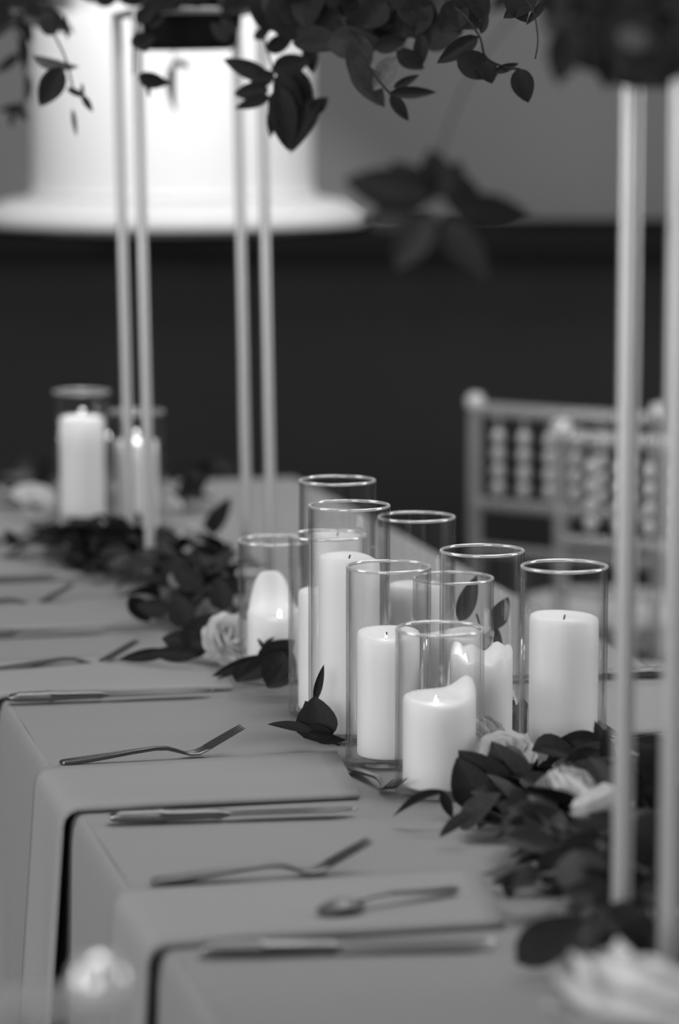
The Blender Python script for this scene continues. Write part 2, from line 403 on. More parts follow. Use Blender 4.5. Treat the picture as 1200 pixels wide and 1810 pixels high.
# ------------------------------------------------------------------ glass cylinders and pillar candles
def vessel(px, base_py, h, label, r=.0455, group='clear glass candle cylinders'):
    P = at(px, base_py); e = empty('glass_cylinder', (P.x, P.y, TABLE_Z)); tag(e, label, 'candle holder', group)
    t = .0028
    MB().lathe([(0, .0012), (r - .003, .0012), (r - .001, .0022), (r, .004), (r, h - .002)], 72).lathe([(r - t, h - .002), (r - t, .009), (r - t - .002, .0075), (0, .007)], 72).build('wall', M['glass'], e, ang=30)
    rc = r - t / 2
    MB().lathe([(rc + (t / 2 + .0003) * math.cos(q), h - .0012 + .0017 * math.sin(q)) for q in [k * math.pi / 5 for k in range(10)]], 72, close=True).build('rim', M['rim'], e)
    return P
def candle(P, h, r, label, rim=None, pool=.008, lit=True, flame=(0, 0), fz=None, power=.25, group='white pillar candles', z0=TABLE_Z + .0078, fs=1.0):
    """wax pillar with an uneven melted rim: rim(angle) adds to the height"""
    rim = rim or (lambda a: .0)
    e = empty('pillar_candle', (P.x, P.y, z0)); tag(e, label, 'candle', group)
    n = 64; b = MB()
    def ring(rr, zf): b.v.extend([(rr * math.cos(2 * math.pi * k / n), rr * math.sin(2 * math.pi * k / n), zf(2 * math.pi * k / n)) for k in range(n)])
    rings = [(r - .003, lambda a: 0), (r - .0008, lambda a: .0008), (r, lambda a: .003)]
    for f in (.3, .6, .85): rings.append((r, lambda a, f=f: (h + min(0, rim(a)) - .01) * f))
    H = lambda a: h + rim(a)
    pz = h - pool
    rings += [(r, lambda a: H(a) - .005), (r - .0012, lambda a: H(a) - .0016), (r - .004, lambda a: H(a)), (r - .008, lambda a: H(a) - .0012),
              (r - .012, lambda a: pz + (H(a) - pz) * .45), (r - .017, lambda a: pz + .0006), (r * .3, lambda a: pz), (.0008, lambda a: pz)]
    for rr, zf in rings: ring(rr, zf)
    for i in range(len(rings) - 1):
        for k in range(n): b.f.append((i * n + k, i * n + (k + 1) % n, (i + 1) * n + (k + 1) % n, (i + 1) * n + k))
    b.f.append(tuple(reversed(range(n)))); b.f.append(tuple((len(rings) - 1) * n + k for k in range(n)))
    b.build('wax', M['wax'], e, ang=60)
    fx, fy = flame
    MB().tube([(fx, fy, pz - .002), (fx, fy, pz + .004), (fx + .001, fy, pz + .008)], .0009, 6).build('wick', M['wick'], e)
    if lit:
        zf = pz + .005 if fz is None else fz
        MB().lathe([(.0002 * fs, 0), (.0018 * fs, .0015 * fs), (.0026 * fs, .0038 * fs), (.0019 * fs, .0075 * fs), (.0008 * fs, .0105 * fs), (.0001, .0125 * fs)], 12, (fx, fy, zf)).build('flame', M['flame'], e)
        l = bpy.data.lights.new('candle_light', 'POINT'); l.energy = power; l.shadow_soft_size = .004
        lo = bpy.data.objects.new('candle_light', l); lo.location = (fx, fy, zf + .016); link(lo, e)
    return e
FRONT = -math.pi / 2
def lobe(a, c, wd): 
    d = (a - c + math.pi) % (2 * math.pi) - math.pi; return math.exp(-(d / wd) ** 2)
V = {}
V['short_front'] = vessel(776, 1400, .171, 'short clear glass cylinder holding a low candle with a lopsided melted rim')
V['mid_front'] = vessel(686, 1346, .213, 'clear glass cylinder directly behind the short lopsided candle, round-shouldered candle inside')
V['mid_left'] = vessel(579, 1262, .211, 'clear glass cylinder standing right behind the single upright leaf')
V['tall_centre'] = vessel(617, 1302, .262, 'tall clear glass cylinder in the middle of the candle cluster')
V['tall_back'] = vessel(596, 1236, .264, 'tallest-standing clear glass cylinder at the back of the candle cluster')
V['short_left'] = vessel(486, 1200, .174, 'short glass cylinder with a petal-shaped melted candle beside the white ruffled bloom')
V['mid_back'] = vessel(735, 1248, .226, 'clear glass cylinder at the back, showing the table edge through it')
V['mid_right'] = vessel(850, 1340, .228, 'clear glass cylinder with upright dark leaves showing behind it')
V['wide_right'] = vessel(994, 1376, .226, 'clear glass cylinder around the thick straight candle beside the near flower stand')
V['short_back'] = vessel(800, 1292, .176, 'short clear glass cylinder hidden between taller ones, showing a double rim')
V['far_tall'] = vessel(147, 972, .257, 'tall glass cylinder with a bright rim left of the far flower stand')
V['far_mid'] = vessel(243, 958, .216, 'glass cylinder with a bright rim standing behind the far stand poles')
candle(V['short_front'], .094, .0375, 'low white candle with one side of its rim melted up high', rim=lambda a: .017 * lobe(a, .5, .6) - .006 * lobe(a, FRONT + .1, .9), pool=.007, flame=(-.004, -.016), fz=.0865, fs=.75, power=.004)
candle(V['mid_front'], .136, .0335, 'white candle with rounded shoulders and a sunken flame', rim=lambda a: -.008 * lobe(a, FRONT, .8), pool=.008, flame=(-.003, -.016), fz=.1288, fs=.5, power=.003)
candle(V['mid_left'], .139, .034, 'plain white candle in the cylinder behind the upright leaf', lit=False)
candle(V['tall_centre'], .198, .034, 'tall white candle in the middle of the cluster', rim=lambda a: -.006 * lobe(a, 0.2, .8), lit=False)
candle(V['tall_back'], .193, .034, 'tall white candle in the cylinder at the back of the cluster', lit=False)
candle(V['short_left'], .080, .034, 'white candle melted into an upright petal shape, flame lit in front', rim=lambda a: .043 * math.exp(-abs(((a - 1.8 + math.pi) % (2 * math.pi) - math.pi) / .85) ** 4) ** .9 - .010 * lobe(a, FRONT, .8), pool=.012, flame=(.006, -.008), fz=.070, fs=.8, power=.003)
candle(V['mid_back'], .138, .034, 'white candle in the cylinder showing the table edge', lit=False)
candle(V['mid_right'], .112, .0335, 'burnt-down white candle with a jagged rim and bright flame', rim=lambda a: .004 * math.sin(3 * a) + .003 * math.sin(7 * a + 1) - .015 * lobe(a, FRONT, .7), pool=.018, flame=(-.018, -.006), fz=.096, fs=1.0, power=.006)
candle(V['wide_right'], .166, .036, 'thick straight white candle beside the near flower stand', rim=lambda a: -.0015 * math.cos(a), lit=False)
candle(V['short_back'], .105, .033, 'white candle in the short hidden cylinder', rim=lambda a: .003 * math.sin(2 * a), pool=.01, lit=False)
candle(V['far_tall'], .208, .036, 'bright white candle in the tall far cylinder', power=.05, pool=.02)
candle(V['far_mid'], .160, .034, 'white candle behind the far stand poles', power=.05, pool=.015)

# ------------------------------------------------------------------ leaves and flowers
def leaf_mesh(name, m, bend=.18, fold=.22, wpow=.75, belly=.45):
    P = []
    for i in range(9):
        x = i / 8; wd = (math.sin(math.pi * min(1, x ** (math.log(.5) / math.log(belly)))) ** wpow) * .5 if 0 < x < 1 else 0
        z0 = -bend * x * x
        P.append([(x, wd * g, z0 + abs(g) * wd * fold) for g in (-1, -.5, 0, .5, 1)])
    return MB().grid(P).mesh(name, m, ang=180)
LEAF = {}
for nm, kw in (('broad', dict(bend=.15, fold=.2, wpow=.8, belly=.42)), ('lance', dict(bend=.25, fold=.3, wpow=1.0, belly=.45)), ('curl', dict(bend=.5, fold=.45, wpow=.85, belly=.4))):
    for mm in ('leaf', 'leaf2', 'leaf3'): LEAF[nm, mm] = leaf_mesh('leaf_' + nm, M[mm], **kw)
def put_leaf(parent, base, axis, normal, width, kind='broad', mm='leaf'):
    """width = ratio to length"""
    base = Vector(base); axis = Vector(axis); L = axis.length; x = axis.normalized(); nrm = Vector(normal)
    y = nrm.cross(x)
    if y.length < 1e-4: y = x.orthogonal()
    y.normalize(); z = x.cross(y)
    Wm = Matrix(((x.x * L, y.x * L * width, z.x * L, base.x), (x.y * L, y.y * L * width, z.y * L, base.y), (x.z * L, y.z * L * width, z.z * L, base.z), (0, 0, 0, 1)))
    me = LEAF[kind, mm]
    if base.z < TABLE_Z + .25:                        # rest on the cloth, never below it
        lo = min((Wm @ q.co).z for q in me.vertices)
        if lo < TABLE_Z + .0085: Wm[2][3] += TABLE_Z + .0085 - lo
    o = bpy.data.objects.new('leaf', me); link(o, parent)
    o.matrix_parent_inverse = world_of(parent).inverted() ; o.matrix_basis = Wm
    return o
def world_of(o):
    m = o.matrix_parent_inverse @ o.matrix_basis if o.parent else o.matrix_basis
    return world_of(o.parent) @ m if o.parent else m
def key_leaf(parent, b, t, Y, dY=0, w_px=None, ratio=.5, roll=0, kind='broad', mm='leaf'):
    """a leaf seen in the photograph from its stalk b to its tip t (pixels), hanging Y metres away"""
    P = atY(b[0], b[1], Y); Q = atY(t[0], t[1], Y + dY); ax = Q - P
    if w_px: ratio = w_px / max(8, math.hypot(t[0] - b[0], t[1] - b[1]))
    n = (C0 - P).normalized(); n = Matrix.Rotation(R(roll), 3, ax.normalized()) @ n
    o = put_leaf(parent, P, ax, n, ratio, kind, mm); return o
def stem(parent, pts, r=.0012, name='stem'):
    b = MB(); inv = world_of(parent).inverted()
    o = b.tube([inv @ Vector(p) for p in smooth_path(pts)], r, 6).build(name, M['stem'], parent); return o
def smooth_path(pts, n=5):
    pts = [Vector(p) for p in pts]
    if len(pts) < 3: return pts
    out = []
    for i in range(len(pts) - 1):
        p0, p1, p2, p3 = pts[max(i - 1, 0)], pts[i], pts[i + 1], pts[min(i + 2, len(pts) - 1)]
        for k in range(n):
            t = k / n; out.append(.5 * ((2 * p1) + (p2 - p0) * t + (2 * p0 - 5 * p1 + 4 * p2 - p3) * t * t + (3 * p1 - p0 - 3 * p2 + p3) * t ** 3))
    return out + [pts[-1]]

def petal_mesh():
    P = []
    for i in range(6):
        v = i / 5; wd = (.30 + .5 * math.sin(math.pi * min(1, v * .62))) * (1 if v < .85 else (1.0 - (v - .85) * 1.6))
        row = []
        for j in range(7):
            g = j / 3 - 1; x = wd * g
            depth = -.34 * (1 - .55 * g * g) * math.sin(math.pi * min(1, .15 + v * .75)) + (.10 * max(0, v - .75) / .25) * -1
            z = v - .10 * g * g * v + .03 * math.sin(5 * g + 1) * v
            row.append((x, depth, z))
        P.append(row)
    return MB().grid(P).mesh('petal', M['petal'], ang=180)
PETAL = petal_mesh()
def flower(P, r, label, seed, group='white roses among the leaves', tilt=(0, 0), name='rose', cat='flower', layers=None, stalk=True):
    rnd = random.Random(seed); e = empty(name, P); tag(e, label, cat, group)
    e.rotation_euler = (tilt[0], tilt[1], rnd.random() * 6)
    layers = layers or [(3, .18, 4, .80), (4, .38, 14, .86), (5, .6, 28, .92), (6, .8, 44, .95), (6, .95, 62, .9)]
    for n, rad, open_, sc_ in layers:
        for k in range(n):
            a = 2 * math.pi * (k + rnd.random() * .3) / n + rad * 7
            o = bpy.data.objects.new('petal', PETAL); link(o, e)
            s = r * sc_ * (1.15 + rnd.uniform(-.08, .08))
            m = Matrix.Rotation(a, 4, 'Z') @ Matrix.Translation((0, -r * rad * .28, r * .05)) @ Matrix.Rotation(R(open_ + rnd.uniform(-6, 6)), 4, 'X') @ Matrix.Diagonal((s * (.65 + .35 * rad), s * .9, s, 1))
            o.matrix_basis = m
    MB().lathe([(.0015, -.25 * r), (.16 * r, -.12 * r), (.3 * r, .02 * r), (.2 * r, .12 * r), (0, .14 * r)], 10).build('calyx', M['sepal'], e)
    return e

# ------------------------------------------------------------------ flower stands
SD = .185
def stand(front_left_px, label, tilt=0.0, top=.85, ang=ANG):
    P = at(*front_left_px); A = Vector((-math.sin(ang), math.cos(ang), 0)); B = Vector((math.cos(ang), math.sin(ang), 0))
    ctr = P + A * SD / 2 + B * SD / 2
    e = empty('flower_stand', (ctr.x, ctr.y, TABLE_Z), ang); tag(e, label, 'flower stand', 'tall four-pole flower stands')
    if tilt: e.rotation_euler = (0, tilt, ang)
    h = SD / 2; r = .0083
    pm = MB().tube([(0, 0, .001), (0, 0, top)], r, 20).mesh('pole', M['pole'])
    for sx in (-1, 1):
        for sy in (-1, 1):
            o = bpy.data.objects.new('pole', pm); o.location = (sx * h, sy * h, 0); link(o, e)
    def sq(z, rr, name, m):
        b = MB()
        for p, q in (((-h, -h), (h, -h)), ((h, -h), (h, h)), ((h, h), (-h, h)), ((-h, h), (-h, -h))): b.tube([(*p, z), (*q, z)], rr, 10)
        return b.build(name, m, e)
    sq(.007, .005, 'base_frame', M['pole']); sq(top - .004, .005, 'top_frame', M['pole'])
    b = MB(); b.lathe([(0, -.060), (.062, -.059), (.072, -.052), (.079, -.02), (.082, .004), (.078, .004), (.0, -.01)], 32, (0, 0, top)); b.build('bowl', M['bowl'], e)
    b = MB()
    for sx in (-1, 1):
        for sy in (-1, 1): b.tube([(sx * h, sy * h, top - .004), (sx * .055, sy * .055, top)], .003, 8)
    b.build('bowl_brackets', M['frame'], e)
    MB().lathe([(0, 0), (.072, 0), (.066, .03), (.04, .05), (0, .055)], 24, (0, 0, top - .006)).build('foam', M['foam'], e)
    return e, ctr
far_st, fc = stand((267, 1030), 'tall slim four-pole metal stand near the two far candles', tilt=R(-1.0))
NA = at(1097, 1735)
NANG = R(5.5); nf = NA - Vector((-math.sin(NANG), math.cos(NANG), 0)) * SD
nfp = proj(Vector((nf.x, nf.y, TABLE_Z)))
near_st, nc = stand(nfp, 'tall four-pole metal stand rising from the leaves next to the thick candle', ang=NANG)

TOPZ = TABLE_Z + .85
POLES = []
for c_, a_ in ((fc, ANG), (nc, NANG)):
    for i_ in (-1, 1):
        for j_ in (-1, 1): POLES.append(c_ + Matrix.Rotation(a_, 3, 'Z') @ Vector((i_ * SD / 2, j_ * SD / 2, 0)))
def interp(tbl_, x):
    if x <= tbl_[0][0]: return tbl_[0][1]
    for (x0, y0), (x1, y1) in zip(tbl_, tbl_[1:]):
        if x <= x1: return y0 + (y1 - y0) * (x - x0) / (x1 - x0)
    return tbl_[-1][1]
def arrangement(ctr, label, seed, nbr, sky, reach=(.3, .6), leaflen=(.06, .09), group='leafy arrangements on the tall stands', zup=.06):
    rnd = random.Random(seed)
    e = empty('floral_arrangement', (ctr.x, ctr.y, TOPZ)); tag(e, label, 'floral arrangement', group)
    for i in range(nbr):
        a = 2 * math.pi * i / nbr + rnd.uniform(-.2, .2); L = rnd.uniform(*reach); up = rnd.uniform(0, .2)
        d = Vector((math.cos(a), math.sin(a), 0))
        base = Vector((ctr.x, ctr.y, TOPZ + .02))
        pts = [base + d * .03, base + d * L * .35 + Vector((0, 0, .10 + up)), base + d * L * .7 + Vector((0, 0, .08 + up * .9)), base + d * L + Vector((0, 0, .0 + up * .5))]
        sm = smooth_path(pts)
        br = stem(e, pts, .0018, 'branch')
        for k, p in enumerate(sm[3:]):
            for side in (-1, 1):
                if rnd.random() < .15: continue
                t = (sm[min(k + 4, len(sm) - 1)] - p)
                if t.length < 1e-4: t = d
                t.normalize(); sd = t.cross(Vector((0, 0, 1))).normalized()
                ax = (t * rnd.uniform(.3, .9) + sd * side * rnd.uniform(.5, 1) + Vector((0, 0, rnd.uniform(-.8, .25)))).normalized() * rnd.uniform(*leaflen)
                tipx, tipy = proj(p + ax); bx, by = proj(p)
                if tipy > interp(sky, tipx) or by > interp(sky, bx) + 8: continue
                if (tipy < -110 or not -150 < tipx < 1350) and rnd.random() < .82: continue
                nrm = Vector((rnd.uniform(-.6, .6), rnd.uniform(-.9, .2), 1))
                put_leaf(br, p, ax, nrm, rnd.uniform(.38, .55), rnd.choice(['broad', 'broad', 'lance']), rnd.choice(['leaf', 'leaf', 'leaf2']))
    return e
far_sky = [(-400, 120), (0, 20), (55, 5), (100, -5), (200, -5), (235, 10), (255, 55), (405, 55), (425, 5), (470, 8), (490, 60), (560, 95), (640, 105), (740, 85), (860, 50), (900, 5), (960, -10), (1300, -20)]
far_arr = arrangement(fc, 'leafy dark arrangement hanging over the far stand in front of the bright cake', 11, 17, far_sky, reach=(.3, .62))
near_sky = [(-200, -40), (900, -40), (940, 20), (985, 140), (1060, 150), (1300, 160)]
near_arr = arrangement(nc, 'leafy dark arrangement drooping over the near stand', 23, 16, near_sky, reach=(.18, .45), leaflen=(.06, .085))

def spray(arr, base_pts, leaves, name='branch', r=.0014):
    """one drooping twig of an arrangement: stem through pixel/depth points, then its leaves"""
    br = stem(arr, [atY(*p) for p in base_pts], r, name)
    for lf in leaves:
        (bx, by), (tx, ty), Y = lf[:3]; kw = lf[3] if len(lf) > 3 else {}
        key_leaf(br, (bx, by), (tx, ty), Y, **kw)
    return br
D_ = dict
# far arrangement: twigs seen against the cake and the wall
spray(far_arr, [(-60, -150, 4.35), (40, -40, 4.15), (95, 60, 4.0), (118, 110, 3.95), (130, 165, 3.95)], [
    ((110, 118), (70, 189), 3.95, D_(w_px=46)), ((58, 98), (137, 126), 4.0, D_(w_px=30, roll=45, mm='leaf3')), ((118, 156), (152, 172), 3.98, D_(w_px=12)),
    ((145, 168), (164, 198), 3.98, D_(w_px=13)), ((146, 172), (145, 146), 3.98, D_(w_px=7)), ((128, 192), (135, 242), 4.05, D_(w_px=9, mm='leaf3')), ((120, 70), (115, 25), 4.1, D_(w_px=8)),
    ((96, 62), (68, 32), 4.1, D_(w_px=24)), ((75, 20), (100, 60), 4.15, D_(w_px=30, mm='leaf2'))])
spray(far_arr, [(-120, -160, 4.6), (-20, -40, 4.7), (30, 60, 4.75), (45, 140, 4.8), (38, 200, 4.8)], [
    ((52, 46), (12, 40), 4.75, D_(w_px=14)), ((30, 20), (58, 75), 4.7, D_(w_px=26)), ((40, 60), (46, 128), 4.75, D_(w_px=22)), ((35, 95), (-8, 130), 4.75, D_(w_px=18)),
    ((45, 186), (-5, 196), 4.8, D_(w_px=14)), ((22, 190), (20, 226), 4.8, D_(w_px=12)), ((28, 188), (50, 214), 4.8, D_(w_px=16)), ((20, 20), (-10, 70), 4.7, D_(w_px=26)), ((50, 10), (75, 50), 4.7, D_(w_px=24)),
    ((50, 130), (52, 180), 4.85, D_(w_px=16, mm='leaf2'))])
spray(far_arr, [(290, -90, 4.5), (262, -20, 4.25), (240, 60, 4.1), (236, 130, 4.05)], [
    ((243, 134), (298, 150), 4.05, D_(w_px=32, roll=20)), ((260, 142), (264, 174), 4.05, D_(w_px=8)), ((230, 76), (275, 66), 4.1, D_(w_px=30)), ((262, 50), (293, 28), 4.1, D_(w_px=12)),
    ((240, 40), (275, 10), 4.15, D_(w_px=30)), ((236, 66), (262, 92), 4.1, D_(w_px=20))])
spray(far_arr, [(330, -80, 4.5), (316, 20, 4.8), (309, 80, 4.95), (307, 105, 5.0)], [
    ((310, 104), (302, 200), 5.0, D_(w_px=22, roll=40, mm='leaf2')), ((308, 106), (337, 120), 5.0, D_(w_px=14, mm='leaf2'))])
spray(far_arr, [(400, -90, 4.45), (440, -10, 4.1), (470, 80, 3.95), (485, 140, 3.9), (492, 200, 3.85)], [
    ((480, 140), (393, 104), 3.95, D_(w_px=34)), ((476, 158), (412, 166), 3.95, D_(w_px=34)), ((480, 170), (414, 192), 3.95, D_(w_px=22)), ((486, 130), (440, 150), 3.95, D_(w_px=30)),
    ((492, 150), (510, 268), 3.85, D_(w_px=52)), ((568, 172), (507, 268), 3.88, D_(w_px=44, roll=25)), ((484, 180), (478, 244), 3.9, D_(w_px=20)), ((495, 175), (499, 234), 3.92, D_(w_px=14)),
    ((480, 125), (548, 105), 3.9, D_(w_px=42)), ((500, 120), (552, 190), 3.9, D_(w_px=52)), ((490, 130), (530, 210), 3.86, D_(w_px=46)), ((548, 200), (580, 172), 3.88, D_(w_px=26)),
    ((470, 90), (520, 62), 4.0, D_(w_px=32)), ((545, 70), (552, 130), 4.0, D_(w_px=30)), ((448, 68), (478, 50), 4.05, D_(w_px=20)), ((420, 60), (388, 30), 4.1, D_(w_px=20)), ((405, 72), (372, 40), 4.1, D_(w_px=26))])
spray(far_arr, [(470, -120, 4.4), (560, -30, 4.0), (620, 60, 3.7), (660, 130, 3.6), (692, 168, 3.58)], [
    ((640, 60), (628, 150), 3.7, D_(w_px=50, mm='leaf2')), ((620, 105), (680, 190), 3.65, D_(w_px=46, mm='leaf2')), ((690, 166), (722, 214), 3.6, D_(w_px=24)), ((688, 164), (772, 163), 3.6, D_(w_px=22)),
    ((695, 155), (742, 132), 3.6, D_(w_px=16)), ((700, 90), (750, 122), 3.65, D_(w_px=34)), ((745, 60), (742, 122), 3.65, D_(w_px=28)), ((700, 100), (660, 160), 3.62, D_(w_px=40, mm='leaf3')), ((660, 85), (720, 70), 3.7, D_(w_px=32)),
    ((600, 20), (560, 80), 3.8, D_(w_px=50)), ((580, 40), (640, 90), 3.8, D_(w_px=52)), ((560, 0), (520, 60), 3.85, D_(w_px=50))])
spray(far_arr, [(520, -140, 4.4), (700, -60, 3.9), (800, 10, 3.6), (845, 60, 3.5), (858, 100, 3.48), (890, 118, 3.47), (918, 122, 3.46)], [
    ((846, 64), (772, 112), 3.5, D_(w_px=34)), ((806, 100), (880, 134), 3.48, D_(w_px=50)), ((872, 128), (918, 112), 3.47, D_(w_px=16)), ((915, 120), (934, 182), 3.46, D_(w_px=42)), ((855, 105), (870, 148), 3.48, D_(w_px=36)),
    ((850, 60), (862, 20), 3.5, D_(w_px=16)), ((700, -10), (780, 50), 3.7, D_(w_px=62)), ((760, 0), (700, 70), 3.7, D_(w_px=60)), ((790, 5), (850, 50), 3.6, D_(w_px=52)), ((820, 0), (780, 60), 3.6, D_(w_px=54)),
    ((640, -10), (700, 50), 3.75, D_(w_px=60)), ((660, 20), (610, 70), 3.75, D_(w_px=50)), ((840, -20), (858, 40), 3.55, D_(w_px=40)), ((720, 20), (760, 78), 3.7, D_(w_px=44)), ((680, 0), (640, 50), 3.7, D_(w_px=54))])
spray(far_arr, [(700, -160, 4.2), (850, -60, 3.4), (930, 0, 3.2), (950, 60, 3.15), (946, 104, 3.15)], [
    ((900, -20), (930, 40), 3.25, D_(w_px=42)), ((950, -10), (890, 32), 3.25, D_(w_px=36)), ((965, 0), (930, 44), 3.2, D_(w_px=16))], r=.0008)
# near arrangement: blurred drooping twig
spray(near_arr, [(1150, -130, 2.3), (960, -20, 2.25), (840, 120, 2.2), (778, 270, 2.17), (765, 360, 2.16)], [
    ((768, 350), (606, 318), 2.16, D_(w_px=80)), ((760, 375), (698, 478), 2.14, D_(w_px=66, mm='leaf2')), ((785, 385), (862, 500), 2.14, D_(w_px=62, mm='leaf2')), ((800, 372), (940, 384), 2.16, D_(w_px=72)),
    ((778, 352), (762, 262), 2.17, D_(w_px=66)), ((750, 350), (690, 285), 2.17, D_(w_px=60)), ((735, 360), (650, 400), 2.16, D_(w_px=60, mm='leaf2')), ((780, 340), (850, 340), 2.17, D_(w_px=70)), ((790, 330), (815, 285), 2.17, D_(w_px=40))], r=.0007)
spray(near_arr, [(1180, -150, 2.3), (1080, -40, 2.2), (1030, 40, 2.15), (1000, 90, 2.14)], [
    ((1010, 40), (985, 150), 2.14, D_(w_px=66)), ((1030, 20), (955, 50), 2.15, D_(w_px=60, mm='leaf2')), ((1060, 0), (1010, 80), 2.15, D_(w_px=70)), ((1100, 30), (1070, 158), 2.16, D_(w_px=86)), ((1160, 40), (1120, 162), 2.18, D_(w_px=96)),
    ((1200, 40), (1180, 160), 2.18, D_(w_px=90)), ((1240, 30), (1225, 165), 2.18, D_(w_px=90)), ((1080, 90), (1150, 150), 2.16, D_(w_px=80)), ((1020, 60), (1060, 130), 2.14, D_(w_px=66)), ((1050, 20), (1120, 60), 2.14, D_(w_px=80)), ((1130, 10), (1200, 90), 2.15, D_(w_px=90)),
    ((1090, 60), (1160, 80), 2.1, D_(w_px=40, mm='leaf3')), ((1130, 90), (1200, 140), 2.12, D_(w_px=70)), ((960, -10), (1040, 40), 2.2, D_(w_px=70))])

def fill(arr, n, xr, ytop, sky, Yr, seed, size=(.06, .09)):
    '''the dense middle of an arrangement'''
    rnd = random.Random(seed); brs = [c for c in arr.children if c.name.startswith('branch')]
    k = 0; tries = 0
    while k < n and tries < n * 20:
        tries += 1
        x = rnd.uniform(*xr); y = rnd.uniform(ytop, 170); Y = rnd.uniform(*Yr)
        if y > interp(sky, x): continue
        P = atY(x, y, Y); az = rnd.uniform(0, 6.283)
        ax = Vector((math.cos(az), rnd.uniform(-.5, .5), math.sin(az) - .4)).normalized() * rnd.uniform(*size)
        tx, ty = proj(P + ax)
        if ty > interp(sky, tx) + 12: continue
        put_leaf(min(brs, key=lambda c: (c.name)) if not brs else rnd.choice(brs), P, ax, Vector((rnd.uniform(-.7, .7), -1, rnd.uniform(-.3, .9))), rnd.uniform(.5, .68), rnd.choice(['broad', 'broad', 'lance']), rnd.choice(['leaf', 'leaf', 'leaf2'])); k += 1
fill(far_arr, 55, (470, 870), -40, [(460, 20), (490, 70), (560, 95), (600, 70), (680, 80), (760, 65), (860, 40), (880, 0)], (3.7, 4.2), 31)
fill(far_arr, 16, (245, 420), -30, [(240, 5), (270, 25), (400, 25), (420, 0)], (4.3, 4.5), 32)
fill(far_arr, 10, (-20, 60), -30, [(-30, 60), (60, 40)], (4.4, 4.8), 33)
fill(far_arr, 12, (95, 240), -45, [(80, 30), (110, 8), (150, 18), (190, 2), (225, 14), (245, 10)], (4.0, 4.4), 35, (.045, .07))
fill(near_arr, 60, (960, 1260), -50, [(940, 0), (985, 60), (1010, 90), (1060, 130), (1300, 140)], (2.1, 2.35), 34, (.06, .08))

# ------------------------------------------------------------------ greenery laid along the table
def garland(px_path, label, seed, n, width=.09, zmax=.06, leaflen=(.045, .075), accept=None, group='leafy garlands along the table', nst=4):
    rnd = random.Random(seed); pts = [at(*p) for p in px_path]; sm = smooth_path(pts, 12)
    e = empty('leaf_garland', (sm[0].x, sm[0].y, TABLE_Z)); tag(e, label, 'garland', group)
    stems = []
    for k in range(nst):
        offs = rnd.uniform(-.6, .6) * width; zz = .004 + .012 * rnd.random() * (k > 0)
        q = []
        for p in pts: q.append(Vector((p.x, p.y, TABLE_Z + zz + rnd.uniform(0, .015))) + B * (offs + rnd.uniform(-.02, .02)))
        stems.append(stem(e, q, .0016, 'stem'))
    cnt = 0; tries = 0
    while cnt < n and tries < n * 8:
        tries += 1
        p = rnd.choice(sm); lat = rnd.gauss(0, .5) * width
        base = Vector((p.x, p.y, TABLE_Z)) + B * lat + A * rnd.uniform(-.03, .03); base.z += .006 + zmax * rnd.random() ** 1.4 * math.exp(-(lat / width) ** 2)
        az = rnd.uniform(0, 6.283); el = rnd.uniform(-.3, .9)
        ax = Vector((math.cos(az) * math.cos(el), math.sin(az) * math.cos(el), math.sin(el))) * rnd.uniform(*leaflen)
        if (base + ax).z < TABLE_Z + .006: ax.z = TABLE_Z + .006 - base.z
        if accept and not accept(*proj(base + ax)): continue
        nrm = Vector((rnd.uniform(-.7, .7), rnd.uniform(-.9, .4), 1))
        if blocked(base) or blocked(base + ax): continue
        put_leaf(rnd.choice(stems), base, ax, nrm, rnd.uniform(.42, .62), rnd.choice(['broad', 'broad', 'curl']), rnd.choice(['leaf', 'leaf', 'leaf', 'leaf2', 'leaf3'])); cnt += 1
    return e, stems
def blocked(P):
    for k, v in V.items():
        if math.hypot(P.x - v.x, P.y - v.y) < .054: return True
    for q in POLES:
        if math.hypot(P.x - q.x, P.y - q.y) < .013: return True
    return False
far_g, fs_ = garland([(100, 982), (180, 998), (250, 1010), (310, 1032), (345, 1070), (345, 1110)], 'dark leafy garland heaped around the feet of the far stand', 5, 190, width=.11, zmax=.055,
    accept=lambda x, y: y < 1150 and x > interp([(860, -50), (900, 0), (960, 60), (990, 115), (1020, 190), (1080, 225), (1110, 270), (1150, 285)], y) and x < 432 and y > interp([(0, 850), (100, 880), (300, 930), (420, 940)], x) - 20)
for a in [((362, 948), (408, 880), 4.72, D_(w_px=34)), ((330, 1150), (376, 1085), 3.75, D_(w_px=60)), ((370, 1150), (285, 1130), 3.75, D_(w_px=52)), ((300, 1080), (240, 1070), 3.95, D_(w_px=36)), ((330, 1110), (310, 1050), 3.85, D_(w_px=50)),
          ((300, 1152), (208, 1166), 3.72, D_(w_px=24)), ((350, 1158), (262, 1154), 3.7, D_(w_px=30)), ((395, 1080), (385, 1020), 3.9, D_(w_px=44)), ((360, 1040), (300, 1000), 4.0, D_(w_px=44))]:
    key_leaf(fs_[0], *a[:3], **a[3])
back_g, bs_ = garland([(20, 890), (110, 895), (300, 905), (340, 900)], 'blurred leafy garland beyond the far glass cylinders', 9, 70, width=.12, zmax=.09, leaflen=(.04, .07),
    accept=lambda x, y: y > 800 and (y < 960) and x < 400)
near_g, ns_ = garland([(880, 1400), (960, 1450), (1040, 1500), (1110, 1580), (1150, 1680), (1190, 1760)], 'dark leafy garland heaped around the feet of the near stand', 15, 235, width=.11, zmax=.05,
    accept=lambda x, y: x > interp([(1300, 840), (1400, 800), (1500, 850), (1600, 930), (1700, 1010), (1800, 1060)], y) and y > interp([(780, 1380), (820, 1330), (930, 1370), (1000, 1330), (1060, 1290), (1120, 1310), (1200, 1330)], x))
